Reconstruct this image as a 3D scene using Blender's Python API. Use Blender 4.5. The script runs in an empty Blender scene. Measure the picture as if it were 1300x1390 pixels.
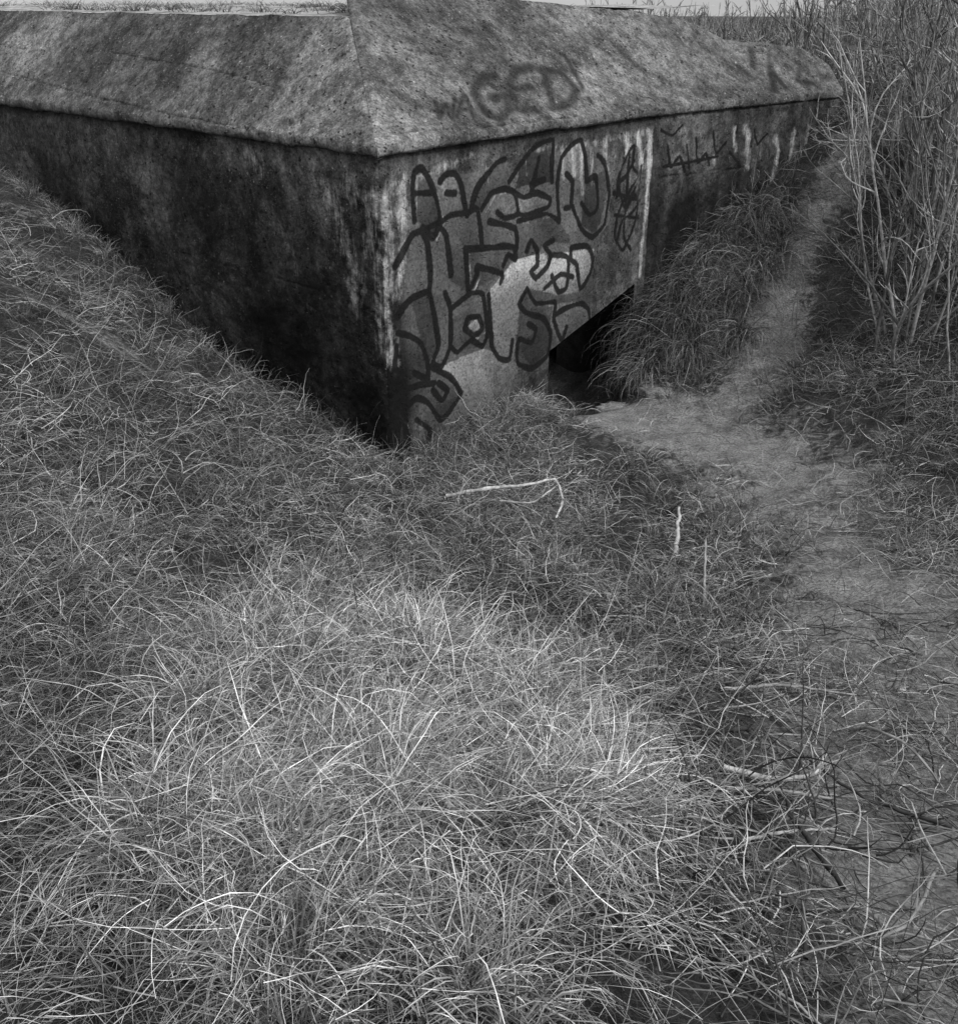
import bpy, math, numpy as np
rng = np.random.default_rng(11)
EYE = np.array([0.0, 0.0, 3.2]); F = 1366.0; PITCH = math.radians(25.6)
cT, sT = math.cos(PITCH), math.sin(PITCH)

# ------------------------------------------------------------------ noise
def _h(ix, iy, iz, seed):
    n = (ix * 374761393 + iy * 668265263 + iz * 2147483647 + seed * 1274126177) & 0xffffffff
    n = ((n ^ (n >> 13)) * 1274126177) & 0xffffffff
    n = (n ^ (n >> 16)) & 0xffffffff
    return n / 4294967295.0
def vnoise(P, scale, seed=0):
    Q = np.asarray(P, float) * scale
    I = np.floor(Q).astype(np.int64); f = Q - I; f = f * f * (3 - 2 * f)
    r = 0
    for dx in (0, 1):
        wx = f[..., 0] if dx else 1 - f[..., 0]
        for dy in (0, 1):
            wy = f[..., 1] if dy else 1 - f[..., 1]
            for dz in (0, 1):
                wz = f[..., 2] if dz else 1 - f[..., 2]
                r = r + wx * wy * wz * _h(I[..., 0] + dx, I[..., 1] + dy, I[..., 2] + dz, seed)
    return r * 2 - 1
def fbm(P, scale, oct=4, seed=0):
    r = 0; a = 1.0; t = 0
    for o in range(oct):
        r = r + a * vnoise(P, scale * 2.03 ** o, seed + o); t += a; a *= 0.5
    return r / t
def n2(x, y, scale, oct=3, seed=0):
    return fbm(np.stack([x, y, np.zeros_like(x) + 0.37], -1), scale, oct, seed)

# ------------------------------------------------------------------ layout of the bunker
C = np.array([-0.678, 7.0]); Ld = np.array([-0.7454, 0.6666]); Rd = np.array([0.6633, 0.7484])
nL = -Rd; nR = -Ld
P1 = np.array([1.583, 9.55]); W2 = np.array([0.763, 0.6466]); nW2 = np.array([0.6466, -0.763])
LIP = 2.24
P2 = P1 + 3.0 * W2
foot = [C, P1, P2, P2 - 6 * nW2, C + 9 * Ld + 7 * Rd, C + 9 * Ld]

def in_poly(x, y, poly):
    r = np.zeros(x.shape, bool); n = len(poly)
    for i in range(n):
        x1, y1 = poly[i]; x2, y2 = poly[(i + 1) % n]
        c = ((y1 > y) != (y2 > y)) & (x < (x2 - x1) * (y - y1) / ((y2 - y1) + 1e-12) + x1)
        r ^= c
    return r

# ------------------------------------------------------------------ terrain
cp = np.array([
 (-.678,7,-.01),(-.7,6.7,.0),(-1.42,7.67,.20),(-2.24,8.4,.42),(-3.1,9.15,.84),(-3.93,9.9,1.24),(-4.95,10.83,1.54),(-6.6,12.3,1.8),(-9,14,2),
 (-.06,7.7,.04),(.5,8.3,-.08),(.8,8.55,-.25),(1.05,8.75,-.32),(.98,8.95,-.35),(1.25,8.9,-.28),(1.31,9.25,-.25),(1.56,9.42,.35),(2.21,10.08,.93),(3.15,10.88,1.55),(3.8,11.4,2.0),(4.5,12.4,2.2),
 (1.0,8.2,-.1),(1.5,8.6,.0),(1.72,9.1,.3),(2.0,9.4,.6),(2.5,9.7,.75),(3.3,10.2,1.3),(2.1,8.5,.12),(2.8,8.6,.35),
 (3.38,7.98,.5),(3.2,6.05,.35),(1.96,6.96,.06),(2.04,4.24,.38),(1.11,1.8,1.1),(1.06,2.45,.85),(0,1.37,1.5),(0,0,1.6),(1.2,0.3,1.5),
 (-.3,2.9,1.14),(.05,2.5,1.16),(.3,2.1,1.22),(.45,3.1,.85),(-.3,3.6,.78),(-.2,4.4,.35),(-.9,2.2,1.35),(-1.2,3.0,1.12),(-2.05,3.8,1.2),(-3.2,6.6,1.4),(-2.16,6.12,.78),(-1.27,6.27,.27),
 (-1.2,4.8,.55),(-1.2,2.03,1.45),(0,5.9,.08),(.85,5.07,.2),(.92,3.4,.55),(0.3,6.9,.0),(1,6.5,.0),
 (0,9.3,-.3),(.6,9.6,-.35),(1.0,9.8,-.35),(-1,10,.4),(-3,11.5,1.2),(1.5,11.3,.8),(3,13,1.5),
 (0,20,1.9),(10,20,2.2),(-10,20,2.3),(6,12,2.2),(5,9,1.3),(5,6,.9),(8,3,1.3),(8,9,1.8),(8,-3,1.8),(-6,5,2.0),(-4,2,1.8),(-8,0,2.1),(0,-6,1.9),(-5,8.6,1.8)], float)
def K(r2): return 0.5 * r2 * np.log(r2 + 1e-9)
n = len(cp)
d2 = ((cp[:, None, :2] - cp[None, :, :2]) ** 2).sum(-1)
A = np.zeros((n + 3, n + 3)); A[:n, :n] = K(d2) + np.eye(n) * 0.012
A[:n, n] = 1; A[:n, n + 1:] = cp[:, :2]; A[n, :n] = 1; A[n + 1:, :n] = cp[:, :2].T
W = np.linalg.solve(A, np.concatenate([cp[:, 2], np.zeros(3)]))
def tps(x, y):
    r = W[n] + W[n + 1] * x + W[n + 2] * y
    for i in range(n): r = r + W[i] * K((x - cp[i, 0]) ** 2 + (y - cp[i, 1]) ** 2)
    return r
def height_full(x, y):
    z = tps(np.clip(x, -14, 14), np.clip(y, -9, 26))
    r = np.hypot(x, y - 6)
    w = np.clip((r - 12) / 10, 0, 1); w = w * w * (3 - 2 * w)
    far = 1.9 + 0.35 * n2(x, y, 0.05, 3, 5) * np.clip(r / 20, 0, 1) - .015 * np.clip(r - 30, 0, 1e5)
    z = z * (1 - w) + far * w
    z = z + 0.08 * n2(x, y, 1.3, 3, 1) + 0.026 * n2(x, y, 6, 3, 2)
    return z
gx = np.arange(-14, 20, .06); gy = np.arange(-4, 40, .06)
GX, GY = np.meshgrid(gx, gy, indexing='ij'); GZ = height_full(GX, GY)
def H(x, y):
    u = np.clip((x - gx[0]) / .06, 0, len(gx) - 2.001); v = np.clip((y - gy[0]) / .06, 0, len(gy) - 2.001)
    i = u.astype(int); j = v.astype(int); fu = u - i; fv = v - j
    return (GZ[i, j] * (1 - fu) * (1 - fv) + GZ[i + 1, j] * fu * (1 - fv) + GZ[i, j + 1] * (1 - fu) * fv + GZ[i + 1, j + 1] * fu * fv)

# ------------------------------------------------------------------ mesh helpers
def make_mesh(name, V, Q, attrs=None, mat=None, parent=None, smooth=False):
    V = np.asarray(V, np.float32).reshape(-1, 3); Q = np.asarray(Q, np.int32)
    me = bpy.data.meshes.new(name)
    me.vertices.add(len(V)); me.vertices.foreach_set('co', V.ravel())
    k = Q.shape[1]
    me.loops.add(Q.size); me.loops.foreach_set('vertex_index', Q.ravel())
    me.polygons.add(len(Q)); me.polygons.foreach_set('loop_start', np.arange(0, Q.size, k, dtype=np.int32))
    try: me.polygons.foreach_set('loop_total', np.full(len(Q), k, np.int32))
    except Exception: pass
    if smooth: me.polygons.foreach_set('use_smooth', np.ones(len(Q), bool))
    me.update(calc_edges=True)
    for a, v in (attrs or {}).items():
        at = me.attributes.new(a, 'FLOAT', 'POINT'); at.data.foreach_set('value', np.asarray(v, np.float32).ravel())
    ob = bpy.data.objects.new(name, me); bpy.context.collection.objects.link(ob)
    if mat: me.materials.append(mat)
    if parent: ob.parent = parent
    return ob
def grid_faces(nu, nv):
    i = np.arange(nu - 1)[:, None]; j = np.arange(nv - 1)[None]
    a = i * nv + j
    return np.stack([a, a + nv, a + nv + 1, a + 1], -1).reshape(-1, 4)

# ------------------------------------------------------------------ materials
class NT:
    def __init__(s, mat):
        mat.use_nodes = True; s.t = mat.node_tree; s.n = s.t.nodes; s.l = s.t.links
        s.b = s.n['Principled BSDF']
        s.tc = s.n.new('ShaderNodeTexCoord').outputs['Object']
    def _in(s, sock, v):
        if isinstance(v, bpy.types.NodeSocket): s.l.new(v, sock)
        else: sock.default_value = v
    def m(s, op, a, b=0.0, c=0.0, clamp=False):
        x = s.n.new('ShaderNodeMath'); x.operation = op; x.use_clamp = clamp
        s._in(x.inputs[0], a); s._in(x.inputs[1], b); s._in(x.inputs[2], c); return x.outputs[0]
    def noise(s, scale, detail=5, rough=.55, stretch=None, dist=0):
        x = s.n.new('ShaderNodeTexNoise'); x.inputs['Scale'].default_value = scale
        x.inputs['Detail'].default_value = detail; x.inputs['Roughness'].default_value = rough; x.inputs['Distortion'].default_value = dist
        v = s.tc
        if stretch:
            mp = s.n.new('ShaderNodeMapping'); mp.inputs['Scale'].default_value = stretch; s.l.new(s.tc, mp.inputs[0]); v = mp.outputs[0]
        s.l.new(v, x.inputs['Vector']); return x.outputs[0]
    def voro(s, scale, warp=None):
        x = s.n.new('ShaderNodeTexVoronoi'); x.inputs['Scale'].default_value = scale
        v = s.tc
        if warp is not None:
            # irregular stones: push the lookup about with a noise colour
            nz = s.n.new('ShaderNodeTexNoise'); nz.inputs['Scale'].default_value = scale * .9; nz.inputs['Detail'].default_value = 2; s.l.new(s.tc, nz.inputs['Vector'])
            sb = s.n.new('ShaderNodeVectorMath'); sb.operation = 'SUBTRACT'; s.l.new(nz.outputs['Color'], sb.inputs[0]); sb.inputs[1].default_value = (.5, .5, .5)
            sc_ = s.n.new('ShaderNodeVectorMath'); sc_.operation = 'SCALE'; s.l.new(sb.outputs[0], sc_.inputs[0]); sc_.inputs['Scale'].default_value = warp / scale
            ad = s.n.new('ShaderNodeVectorMath'); s.l.new(s.tc, ad.inputs[0]); s.l.new(sc_.outputs[0], ad.inputs[1]); v = ad.outputs[0]
        s.l.new(v, x.inputs['Vector'])
        sp = s.n.new('ShaderNodeSeparateColor'); s.l.new(x.outputs['Color'], sp.inputs[0])
        return x.outputs['Distance'], sp.outputs[0], sp.outputs[1]
    def ramp(s, v, a, b, c=0.0, d=1.0):
        x = s.n.new('ShaderNodeMapRange'); x.interpolation_type = 'SMOOTHSTEP'
        s._in(x.inputs['Value'], v); x.inputs['From Min'].default_value = a; x.inputs['From Max'].default_value = b
        s._in(x.inputs['To Min'], c); s._in(x.inputs['To Max'], d); return x.outputs[0]
    def attr(s, name):
        x = s.n.new('ShaderNodeAttribute'); x.attribute_name = name; return x.outputs['Fac']
    def mix(s, f, a, b):
        return s.m('ADD', s.m('MULTIPLY', a, s.m('SUBTRACT', 1.0, f)), s.m('MULTIPLY', b, f))
    def col(s, val):
        c = s.n.new('ShaderNodeCombineColor')
        for k in range(3): s._in(c.inputs[k], val)
        return c.outputs[0]
    def out(s, val, rough=.9, bump=None, bs=.5, bd=.01):
        s.l.new(s.col(val), s.b.inputs['Base Color']); s.b.inputs['Roughness'].default_value = rough
        s.b.inputs['Specular IOR Level'].default_value = .2
        if bump is not None:
            x = s.n.new('ShaderNodeBump'); x.inputs['Strength'].default_value = bs; x.inputs['Distance'].default_value = bd
            s.l.new(bump, x.inputs['Height']); s.l.new(x.outputs[0], s.b.inputs['Normal'])
    def diffuse(s, val):
        d = s.n.new('ShaderNodeBsdfDiffuse'); s.l.new(s.col(val), d.inputs[0]); o = s.n['Material Output']; s.l.new(d.outputs[0], o.inputs[0]); s.n.remove(s.b)

def concrete(name, base, peb=.35, pebth=.62, mott=.5, streak=.5, pebscale=55, bs=.9, fine=.5):
    mat = bpy.data.materials.new(name); t = NT(mat)
    n1 = t.noise(1.3, 10, .7, None, .5); nst = t.noise(1.0, 8, .7, (4, 4, .7), .4); nf = t.noise(50, 4, .65); nm = t.noise(9, 9, .74)
    col = t.m('MULTIPLY', base, t.ramp(n1, .37, .63, 1 - mott, 1 + mott))
    col = t.m('MULTIPLY', col, t.ramp(nst, .38, .62, 1 - streak, 1 + streak * .6))
    col = t.m('MULTIPLY', col, t.ramp(nf, .32, .7, 1 - fine, 1 + fine))
    col = t.m('MULTIPLY', col, t.ramp(nm, .36, .64, .5, 1.45))
    d, r1, r2 = t.voro(pebscale, 1.3)
    pm = t.m('MULTIPLY', t.ramp(d, .2, .42, 1, 0), t.ramp(r1, pebth, pebth + .15))
    pm = t.m('MULTIPLY', pm, t.ramp(nm, .42, .56, .0, 1))
    col = t.mix(t.m('MULTIPLY', pm, .75), col, t.m('MULTIPLY', peb, t.ramp(r2, 0, 1, .3, 1.4)))
    d3, s1, s2 = t.voro(pebscale * 2.3, 1.3)
    pm2 = t.m('MULTIPLY', t.ramp(d3, .2, .4, 1, 0), t.ramp(s1, .72, .8))
    col = t.mix(t.m('MULTIPLY', pm2, .6), col, peb * .75)
    d2_, q1, q2 = t.voro(pebscale * .6, 1.5)
    pit = t.m('MULTIPLY', t.ramp(d2_, .14, .34, 1, 0), t.ramp(q1, .6, .7))
    col = t.m('MULTIPLY', col, t.m('SUBTRACT', 1, t.m('MULTIPLY', pit, .75)))
    gr_ = t.ramp(nf, .3, .7, .68, 1.3)
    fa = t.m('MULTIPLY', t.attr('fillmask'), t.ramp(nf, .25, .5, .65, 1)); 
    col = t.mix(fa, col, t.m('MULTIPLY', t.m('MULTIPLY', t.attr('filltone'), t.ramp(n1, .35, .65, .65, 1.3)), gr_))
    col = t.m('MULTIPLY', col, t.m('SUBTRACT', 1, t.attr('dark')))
    nd = t.noise(1.0, 6, .68, (26, 26, 4)); 
    wn = t.m('ADD', t.attr('white'), t.m('MULTIPLY', t.m('SUBTRACT', t.m('ADD', t.m('MULTIPLY', nd, .55), t.m('MULTIPLY', nm, .45)), .5), 3.0))
    wm = t.m('MULTIPLY', t.ramp(wn, .25, 1.2), t.ramp(t.attr('white'), .04, .4))
    col = t.mix(t.m('MULTIPLY', wm, .9), col, t.m('MULTIPLY', .5, gr_))
    ln = t.m('ADD', t.attr('paint'), t.m('MULTIPLY', t.m('SUBTRACT', nf, .5), .014))
    lm = t.ramp(ln, -.006, .008, .95, 0)
    col = t.mix(lm, col, .005)
    sf = t.m('MULTIPLY', t.attr('soft'), t.ramp(nf, .35, .6, .45, 1))
    col = t.mix(sf, col, .010)
    hgt = t.m('ADD', t.m('ADD', t.m('MULTIPLY', nf, .6), t.m('MULTIPLY', pm, .7)), t.m('SUBTRACT', t.m('MULTIPLY', nm, 1.3), pit))
    t.out(col, .92, hgt, bs, .014)
    return mat
def strand(name, k=1.0):
    mat = bpy.data.materials.new(name); t = NT(mat)
    v = t.m('MULTIPLY', t.attr('tone'), t.ramp(t.noise(25, 2), .3, .7, .65 * k, 1.3 * k)); t.diffuse(v); return mat
def plain(name, base, scale=10, var=.5, rough=.9):
    mat = bpy.data.materials.new(name); t = NT(mat); nn = t.noise(scale, 8, .65); nf = t.noise(scale * 7, 5, .7)
    t.out(t.m('MULTIPLY', t.m('MULTIPLY', base, t.ramp(nn, .3, .7, 1 - var, 1 + var)), t.ramp(nf, .3, .7, .6, 1.35)), rough, t.m('ADD', nn, nf), .8, .02); return mat

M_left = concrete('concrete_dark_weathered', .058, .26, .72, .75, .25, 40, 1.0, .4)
M_right = concrete('concrete_painted', .090, .26, .86, .5, .35, 52, .8, .4)
M_roof = concrete('concrete_rough_aggregate', .125, .42, .55, .55, .0, 38, .9, .45)
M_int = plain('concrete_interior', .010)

# ------------------------------------------------------------------ marks on the concrete (traced, rectified onto each face)
def rays(pts):
    p = np.asarray(pts, float); a = (p[:, 0] - 650) / F; b = (p[:, 1] - 650) / F
    return np.stack([a, cT - b * sT, -sT - b * cT], -1)
def rectify(pts, p0, nrm):
    d = rays(pts); t = ((p0 - EYE) @ nrm) / (d @ nrm); return EYE + d * t[:, None]
def smooth(pl, k=4):
    P = np.asarray(pl, float)
    if len(P) < 3: return P
    Q = np.concatenate([[2 * P[0] - P[1]], P, [2 * P[-1] - P[-2]]]); out = []
    for i in range(1, len(Q) - 2):
        for t in np.linspace(0, 1, k, endpoint=False):
            a, b, c, d = Q[i - 1], Q[i], Q[i + 1], Q[i + 2]
            cr = .5 * ((2 * b) + (c - a) * t + (2 * a - 5 * b + 4 * c - d) * t * t + (-a + 3 * b - 3 * c + d) * t ** 3)
            out.append(.5 * cr + .5 * (b + (c - b) * t))
    out.append(P[-1]); return np.array(out)
def dist_poly(V, pl, R=.35):
    r = np.full(len(V), 9.0)
    m = np.where(np.all((V > pl.min(0) - R) & (V < pl.max(0) + R), axis=1))[0]
    if len(m) == 0: return r
    Vm = V[m]; q = np.full(len(m), 9.)
    for a, b in zip(pl[:-1], pl[1:]):
        ab = b - a; L2 = ab @ ab + 1e-12
        t = np.clip(((Vm - a) @ ab) / L2, 0, 1)
        q = np.minimum(q, ((Vm - a - t[:, None] * ab) ** 2).sum(1))
    r[m] = np.sqrt(q); return r
def marks(V, p0, nrm, strokes=(), soft=(), drips=(), cracks=(), fills=()):
    N = len(V); paint = np.full(N, 1.0); sf = np.zeros(N); wh = np.zeros(N); cr = np.full(N, 1.0); fm = np.zeros(N); ft = np.full(N, .2)
    Vw = V + .022 * np.stack([fbm(V, 10, 3, 81), fbm(V, 10, 3, 84), .3 * fbm(V, 10, 3, 87)], -1) + .012 * np.stack([fbm(V, 45, 2, 91), fbm(V, 45, 2, 93), 0 * V[:, 0]], -1)
    Vs = V * np.array([1, 1, .3]); Vd = V + .04 * np.stack([fbm(Vs, 9, 3, 71), fbm(Vs, 9, 3, 74), 0 * V[:, 0]], -1)
    wv = 1 + .35 * vnoise(V, 7, 95)
    for w, pl in strokes: paint = np.minimum(paint, dist_poly(V, rectify(smooth(pl), p0, nrm), .1) - w * wv)
    for w, pl in soft: sf = np.maximum(sf, .95 * np.clip(1.5 - dist_poly(V, rectify(smooth(pl), p0, nrm)) / w, 0, 1))
    for w, s_, pl in drips:
        wh = np.maximum(wh, s_ * np.exp(-(dist_poly(Vd if w > .013 else V, rectify(pl, p0, nrm)) / w) ** 2))
    for w, pl in cracks: cr = np.minimum(cr, (dist_poly(Vw, rectify(pl, p0, nrm))) / w)
    if len(fills):
        ax = np.cross(nrm, [0, 0, 1.]); ax /= np.linalg.norm(ax); ay = np.cross(ax, nrm)
        u = Vw @ ax; v = Vw @ ay
        for tone, al, pl in fills:
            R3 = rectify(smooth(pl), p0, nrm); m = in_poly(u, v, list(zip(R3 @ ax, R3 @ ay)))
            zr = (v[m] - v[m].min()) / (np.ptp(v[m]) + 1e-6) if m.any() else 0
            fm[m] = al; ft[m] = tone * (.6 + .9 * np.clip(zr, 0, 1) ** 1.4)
    return dict(paint=paint, soft=sf, white=wh, crack=cr, fillmask=fm, filltone=ft)

G = .026
letters = [
 [(563,300),(560,262),(562,236),(572,228),(584,246),(592,268),(598,300),(588,322),(574,308)],
 [(560,262),(575,262),(590,262)],
 [(598,246),(606,236),(618,236),(626,250),(630,275),(634,292)],
 [(606,262),(618,262)],
 [(560,318),(600,300),(612,292),(636,288),(648,284),(654,330)],
 [(640,280),(648,256),(660,240),(674,222),(686,216)],
 [(654,284),(668,262),(686,256),(700,262),(704,290),(686,296),(676,288)],
 [(692,246),(706,224),(722,204),(738,193),(752,190),(751,215),(750,246)],
 [(700,262),(712,268),(730,262),(748,270),(744,282),(714,292),(704,290)],
 [(722,262),(733,214)],[(740,244),(722,250)],
 [(760,300),(757,250),(764,214),(778,196),(790,190),(796,214),(797,246)],
 [(770,236),(778,246),(776,280),(768,282)],
 [(778,280),(790,310),(806,322),(822,304),(828,262),(822,222),(812,210)],
 [(797,246),(810,240),(813,282),(802,292),(790,276)],
 [(560,318),(548,340),(536,362)],[(572,312),(580,330),(584,372),(582,398)],
 [(598,308),(606,320),(612,372)],
 [(632,338),(636,396),(648,372),(648,362),(682,372),(680,384)],
 [(632,338),(668,336),(682,334),(698,336),(700,352),(690,346),(684,360)],
 [(664,300),(700,310),(702,336)],[(704,300),(722,296),(744,290),(760,300)],
 [(716,340),(722,326),(730,340),(730,360),(722,368),(728,378),(744,362),(748,346),(740,334),(752,326)],
 [(752,346),(772,350),(770,390),(758,396),(750,374)],
 [(776,336),(798,334),(806,350),(802,372),(788,392),(784,360),(776,352),(776,336)],
 [(740,392),(762,372),(778,376)],
 [(560,404),(582,396),(590,430),(596,470),(588,492),(600,498),(612,470),(612,420),(604,398)],
 [(540,430),(548,416),(560,404)],[(540,452),(556,456),(572,466),(580,490),(582,514),(562,506)],
 [(612,420),(640,398),(656,400),(662,452),(656,470),(640,462),(622,478),(612,470)],
 [(632,446),(636,432),(650,430),(656,446),(644,456),(632,446)],
 [(664,400),(668,468),(678,486),(692,488),(696,462)],
 [(716,392),(706,412),(714,424),(738,432),(748,452),(744,482),(724,500),(704,494),(702,478)],
 [(716,392),(728,412),(754,410),(752,432)],[(718,440),(728,448),(722,466),(706,460),(702,478)],
 [(758,452),(752,430),(770,418),(790,412),(800,420),(802,440)],[(758,452),(764,462),(770,444)],
 [(584,498),(612,512),(626,534),(612,556),(598,570),(582,548),(566,540),(552,552)],
 [(596,520),(608,530),(600,544),(588,530)],
 [(538,560),(548,572),(556,600),(540,612)],[(536,540),(552,528),(570,522),(590,520)],
 [(566,570),(584,584),(580,604)],
 [(538,470),(536,500),(550,510)],
]
strokes_R = [(G, p) for p in letters] + [(.022,p) for p in [
 [(838,268),(842,236),(856,204),(862,198),(860,226),(868,238),(858,256),(846,276),(838,300),(836,322),(846,340),(856,322),(864,300),(868,272),(860,262),(850,284),(840,250),(852,238),(862,218)],
 [(866,250),(846,300),(838,330)],[(856,204),(852,262),(848,320),(858,340)],[(872,226),(866,280),(850,296)],[(836,292),(868,296)],[(834,262),(870,272)],
]]
fills_R = [
 (.12,.8,[(556,240),(600,232),(636,236),(668,226),(700,232),(740,192),(760,206),(790,190),(828,212),(828,300),(806,330),(806,380),(800,440),(760,470),(742,500),(704,500),(690,492),(600,500),(590,570),(545,560),(545,420),(556,330)]),
 (.09,.85,[(612,292),(660,286),(704,292),(704,336),(684,370),(636,396),(612,380)]),
 (.06,.85,[(704,296),(756,296),(776,330),(740,330),(716,370),(700,352)]),
 (.05,.85,[(562,236),(588,250),(598,300),(588,320),(566,300)]),(.22,.85,[(598,246),(618,236),(632,290),(606,296)]),
 (.09,.85,[(640,284),(650,254),(686,216),(694,244),(690,256),(668,262),(654,284)]),
 (.24,.85,[(700,262),(748,268),(744,284),(706,290)]),(.05,.85,[(706,224),(738,193),(752,192),(750,246),(724,250),(700,256)]),
 (.20,.8,[(764,214),(788,192),(796,246),(776,280),(762,290)]),(.05,.8,[(797,246),(824,230),(826,262),(810,316),(790,306)]),
 (.30,.85,[(700,352),(740,345),(752,396),(716,392),(706,412),(700,486),(690,488),(676,484),(664,400),(684,372)]),
 (.42,.8,[(752,346),(806,338),(802,372),(786,396),(752,400),(738,390)]),
 (.09,.85,[(612,420),(656,400),(662,466),(612,478)]),(.30,.8,[(634,444),(650,432),(656,446),(642,455)]),
 (.20,.8,[(598,498),(656,474),(700,492),(700,530),(610,580),(600,566),(626,534)]),
 (.05,.9,[(706,412),(748,430),(748,470),(724,498),(706,470),(728,448)]),
 (.18,.85,[(752,412),(800,412),(802,440),(760,466),(748,440)]),
 (.06,.85,[(545,452),(582,460),(584,514),(550,512)]),
 (.045,.85,[(556,404),(584,396),(596,470),(582,490),(566,440)]),
 (.055,.85,[(584,500),(612,512),(626,534),(598,568),(582,548),(566,540)]),
]
# thin pale highlights sprayed inside the letters
hl = [(.012, .62, [(x + 5, y + 4) for x, y in p]) for i, p in enumerate(letters) if i % 3 == 0 and len(p) > 3]
drips_R = hl + [(.045,.95,[(884,186),(881,240),(876,310),(869,372)]),(.07,.8,[(884,180),(883,225)]),
 (.05,.5,[(560,245),(600,228),(640,212)]),(.04,.6,[(764,204),(765,240)]),(.045,.8,[(778,198),(780,236)]),(.04,.85,[(790,198),(792,262)]),(.035,.7,[(804,192),(806,250)]),
 (.04,.75,[(822,190),(824,244)]),(.035,.6,[(836,188),(838,236)]),(.06,.9,[(852,184),(854,210)]),(.06,.9,[(868,184),(874,226)]),(.04,.6,[(780,198),(880,180)]),(.03,.5,[(700,208),(800,192)]),(.02,.6,[(660,224),(664,250)]),(.02,.6,[(716,210),(718,236)]),
 (.10,.62,[(522,270),(528,340),(524,420),(530,490)]),(.07,.7,[(545,255),(548,330),(540,400)]),(.04,.5,[(566,235),(562,270)]),(.03,.5,[(744,196),(752,220)]),(.06,.4,[(520,250),(560,240)])]
soft_roof1 = [(.022,p) for p in [
 [(590,138),(596,160),(604,142),(612,160),(618,134)],
 [(620,158),(630,128),(642,156)],[(624,148),(640,146)]]] + [(.044,p) for p in [
 [(672,102),(654,106),(644,124),(654,146),(676,160),(690,150),(686,130),(668,134)],
 [(700,96),(692,112),(702,148),(728,150)],[(700,96),(722,92)],[(698,120),(720,118)],
 [(736,96),(752,144)],[(730,96),(760,100),(780,122),(774,138),(750,146)],
 ]]+ [(.028,p) for p in [[(764,76),(778,96),(790,120)],[(798,134),(802,140)],[(768,84),(784,110)]]]
soft_roof2 = [(.045,p) for p in [
 [(1036,66),(1052,122)],[(1062,72),(1042,92),(1066,118)],
 [(1070,76),(1090,80),(1080,110),(1100,114)],[(1104,78),(1110,108),(1122,106),(1120,82)],[(1018,70),(1022,92)]]]+[(.024,p) for p in [
 [(908,92),(912,106),(922,94),(926,106)],[(930,90),(936,104),(948,96),(960,104),(966,92)],[(900,100),(950,112)]]]

bunker = bpy.data.objects.new('concrete_bunker', None); bpy.context.collection.objects.link(bunker)
def wall(name, A, d, s0, s1, zb0, zb1, nrm2, mat, res=.013, amp=.012, darkf=None, ztop=LIP, corner=False, **mk):
    nu = max(2, int((s1 - s0) / res)); zt = ztop
    nv = max(2, int((zt - min(zb0, zb1)) / res))
    s = np.linspace(s0, s1, nu)[:, None] + np.zeros((1, nv)); f = np.linspace(0, 1, nv)[None] + np.zeros((nu, 1))
    zb = zb0 + (zb1 - zb0) * (s - s0) / (s1 - s0); z = zb + (zt - zb) * f
    V = np.stack([A[0] + d[0] * s, A[1] + d[1] * s, z], -1).reshape(-1, 3)
    n3 = np.array([nrm2[0], nrm2[1], 0.]); p0 = np.array([A[0], A[1], 1.])
    at = marks(V, p0, n3, **mk); sf = s.ravel(); zf = z.ravel()
    D = amp * fbm(V, 3.5, 4, 7) + amp * .45 * np.clip(fbm(V, 26, 2, 9), -1, .5)
    D = D - .012 * np.clip(1 - at['crack'], 0, 1)
    ed = np.clip(sf / .05, 0, 1)
    V = V + n3 * (D * ed)[:, None]
    if corner:
        zc = np.stack([zf * 0, zf * 0, zf], -1)
        wr = .016 + .03 * np.clip(fbm(zc, 5, 4, 44) + .1, 0, 1)
        V[:, 1] += wr * np.clip(1 - sf / (wr * 2.4), 0, 1) ** 2
    at['dark'] = np.clip((darkf(sf, zf, V) if darkf is not None else 0 * sf) + .7 * np.clip(1.3 - at['crack'], 0, 1), -1.2, .93)
    at.pop('crack')
    return make_mesh(name, V, grid_faces(nu, nv), at, mat, bunker, True)

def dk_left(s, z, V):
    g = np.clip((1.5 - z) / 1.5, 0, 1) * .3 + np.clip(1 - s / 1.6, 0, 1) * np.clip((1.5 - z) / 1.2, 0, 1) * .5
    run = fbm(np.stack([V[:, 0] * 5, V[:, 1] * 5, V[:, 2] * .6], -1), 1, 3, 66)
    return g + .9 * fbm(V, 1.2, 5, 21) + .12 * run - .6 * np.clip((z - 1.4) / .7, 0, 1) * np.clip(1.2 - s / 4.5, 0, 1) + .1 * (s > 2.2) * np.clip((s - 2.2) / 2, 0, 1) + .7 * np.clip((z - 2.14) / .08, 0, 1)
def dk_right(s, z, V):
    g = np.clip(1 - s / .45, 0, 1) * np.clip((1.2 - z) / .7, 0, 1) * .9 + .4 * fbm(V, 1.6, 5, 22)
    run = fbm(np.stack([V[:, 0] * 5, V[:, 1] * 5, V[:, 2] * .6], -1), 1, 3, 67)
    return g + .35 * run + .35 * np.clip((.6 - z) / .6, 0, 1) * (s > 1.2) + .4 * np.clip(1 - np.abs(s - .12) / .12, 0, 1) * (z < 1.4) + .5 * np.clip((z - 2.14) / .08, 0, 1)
def dk_w2(s, z, V): return .1 + .45 * np.clip((1.9 - z) / .5, 0, 1) + .45 * fbm(V, 1.6, 4, 25) + .3 * fbm(np.stack([V[:, 0] * 6, V[:, 1] * 6, V[:, 2] * .8], -1), 1, 3, 68)
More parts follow.
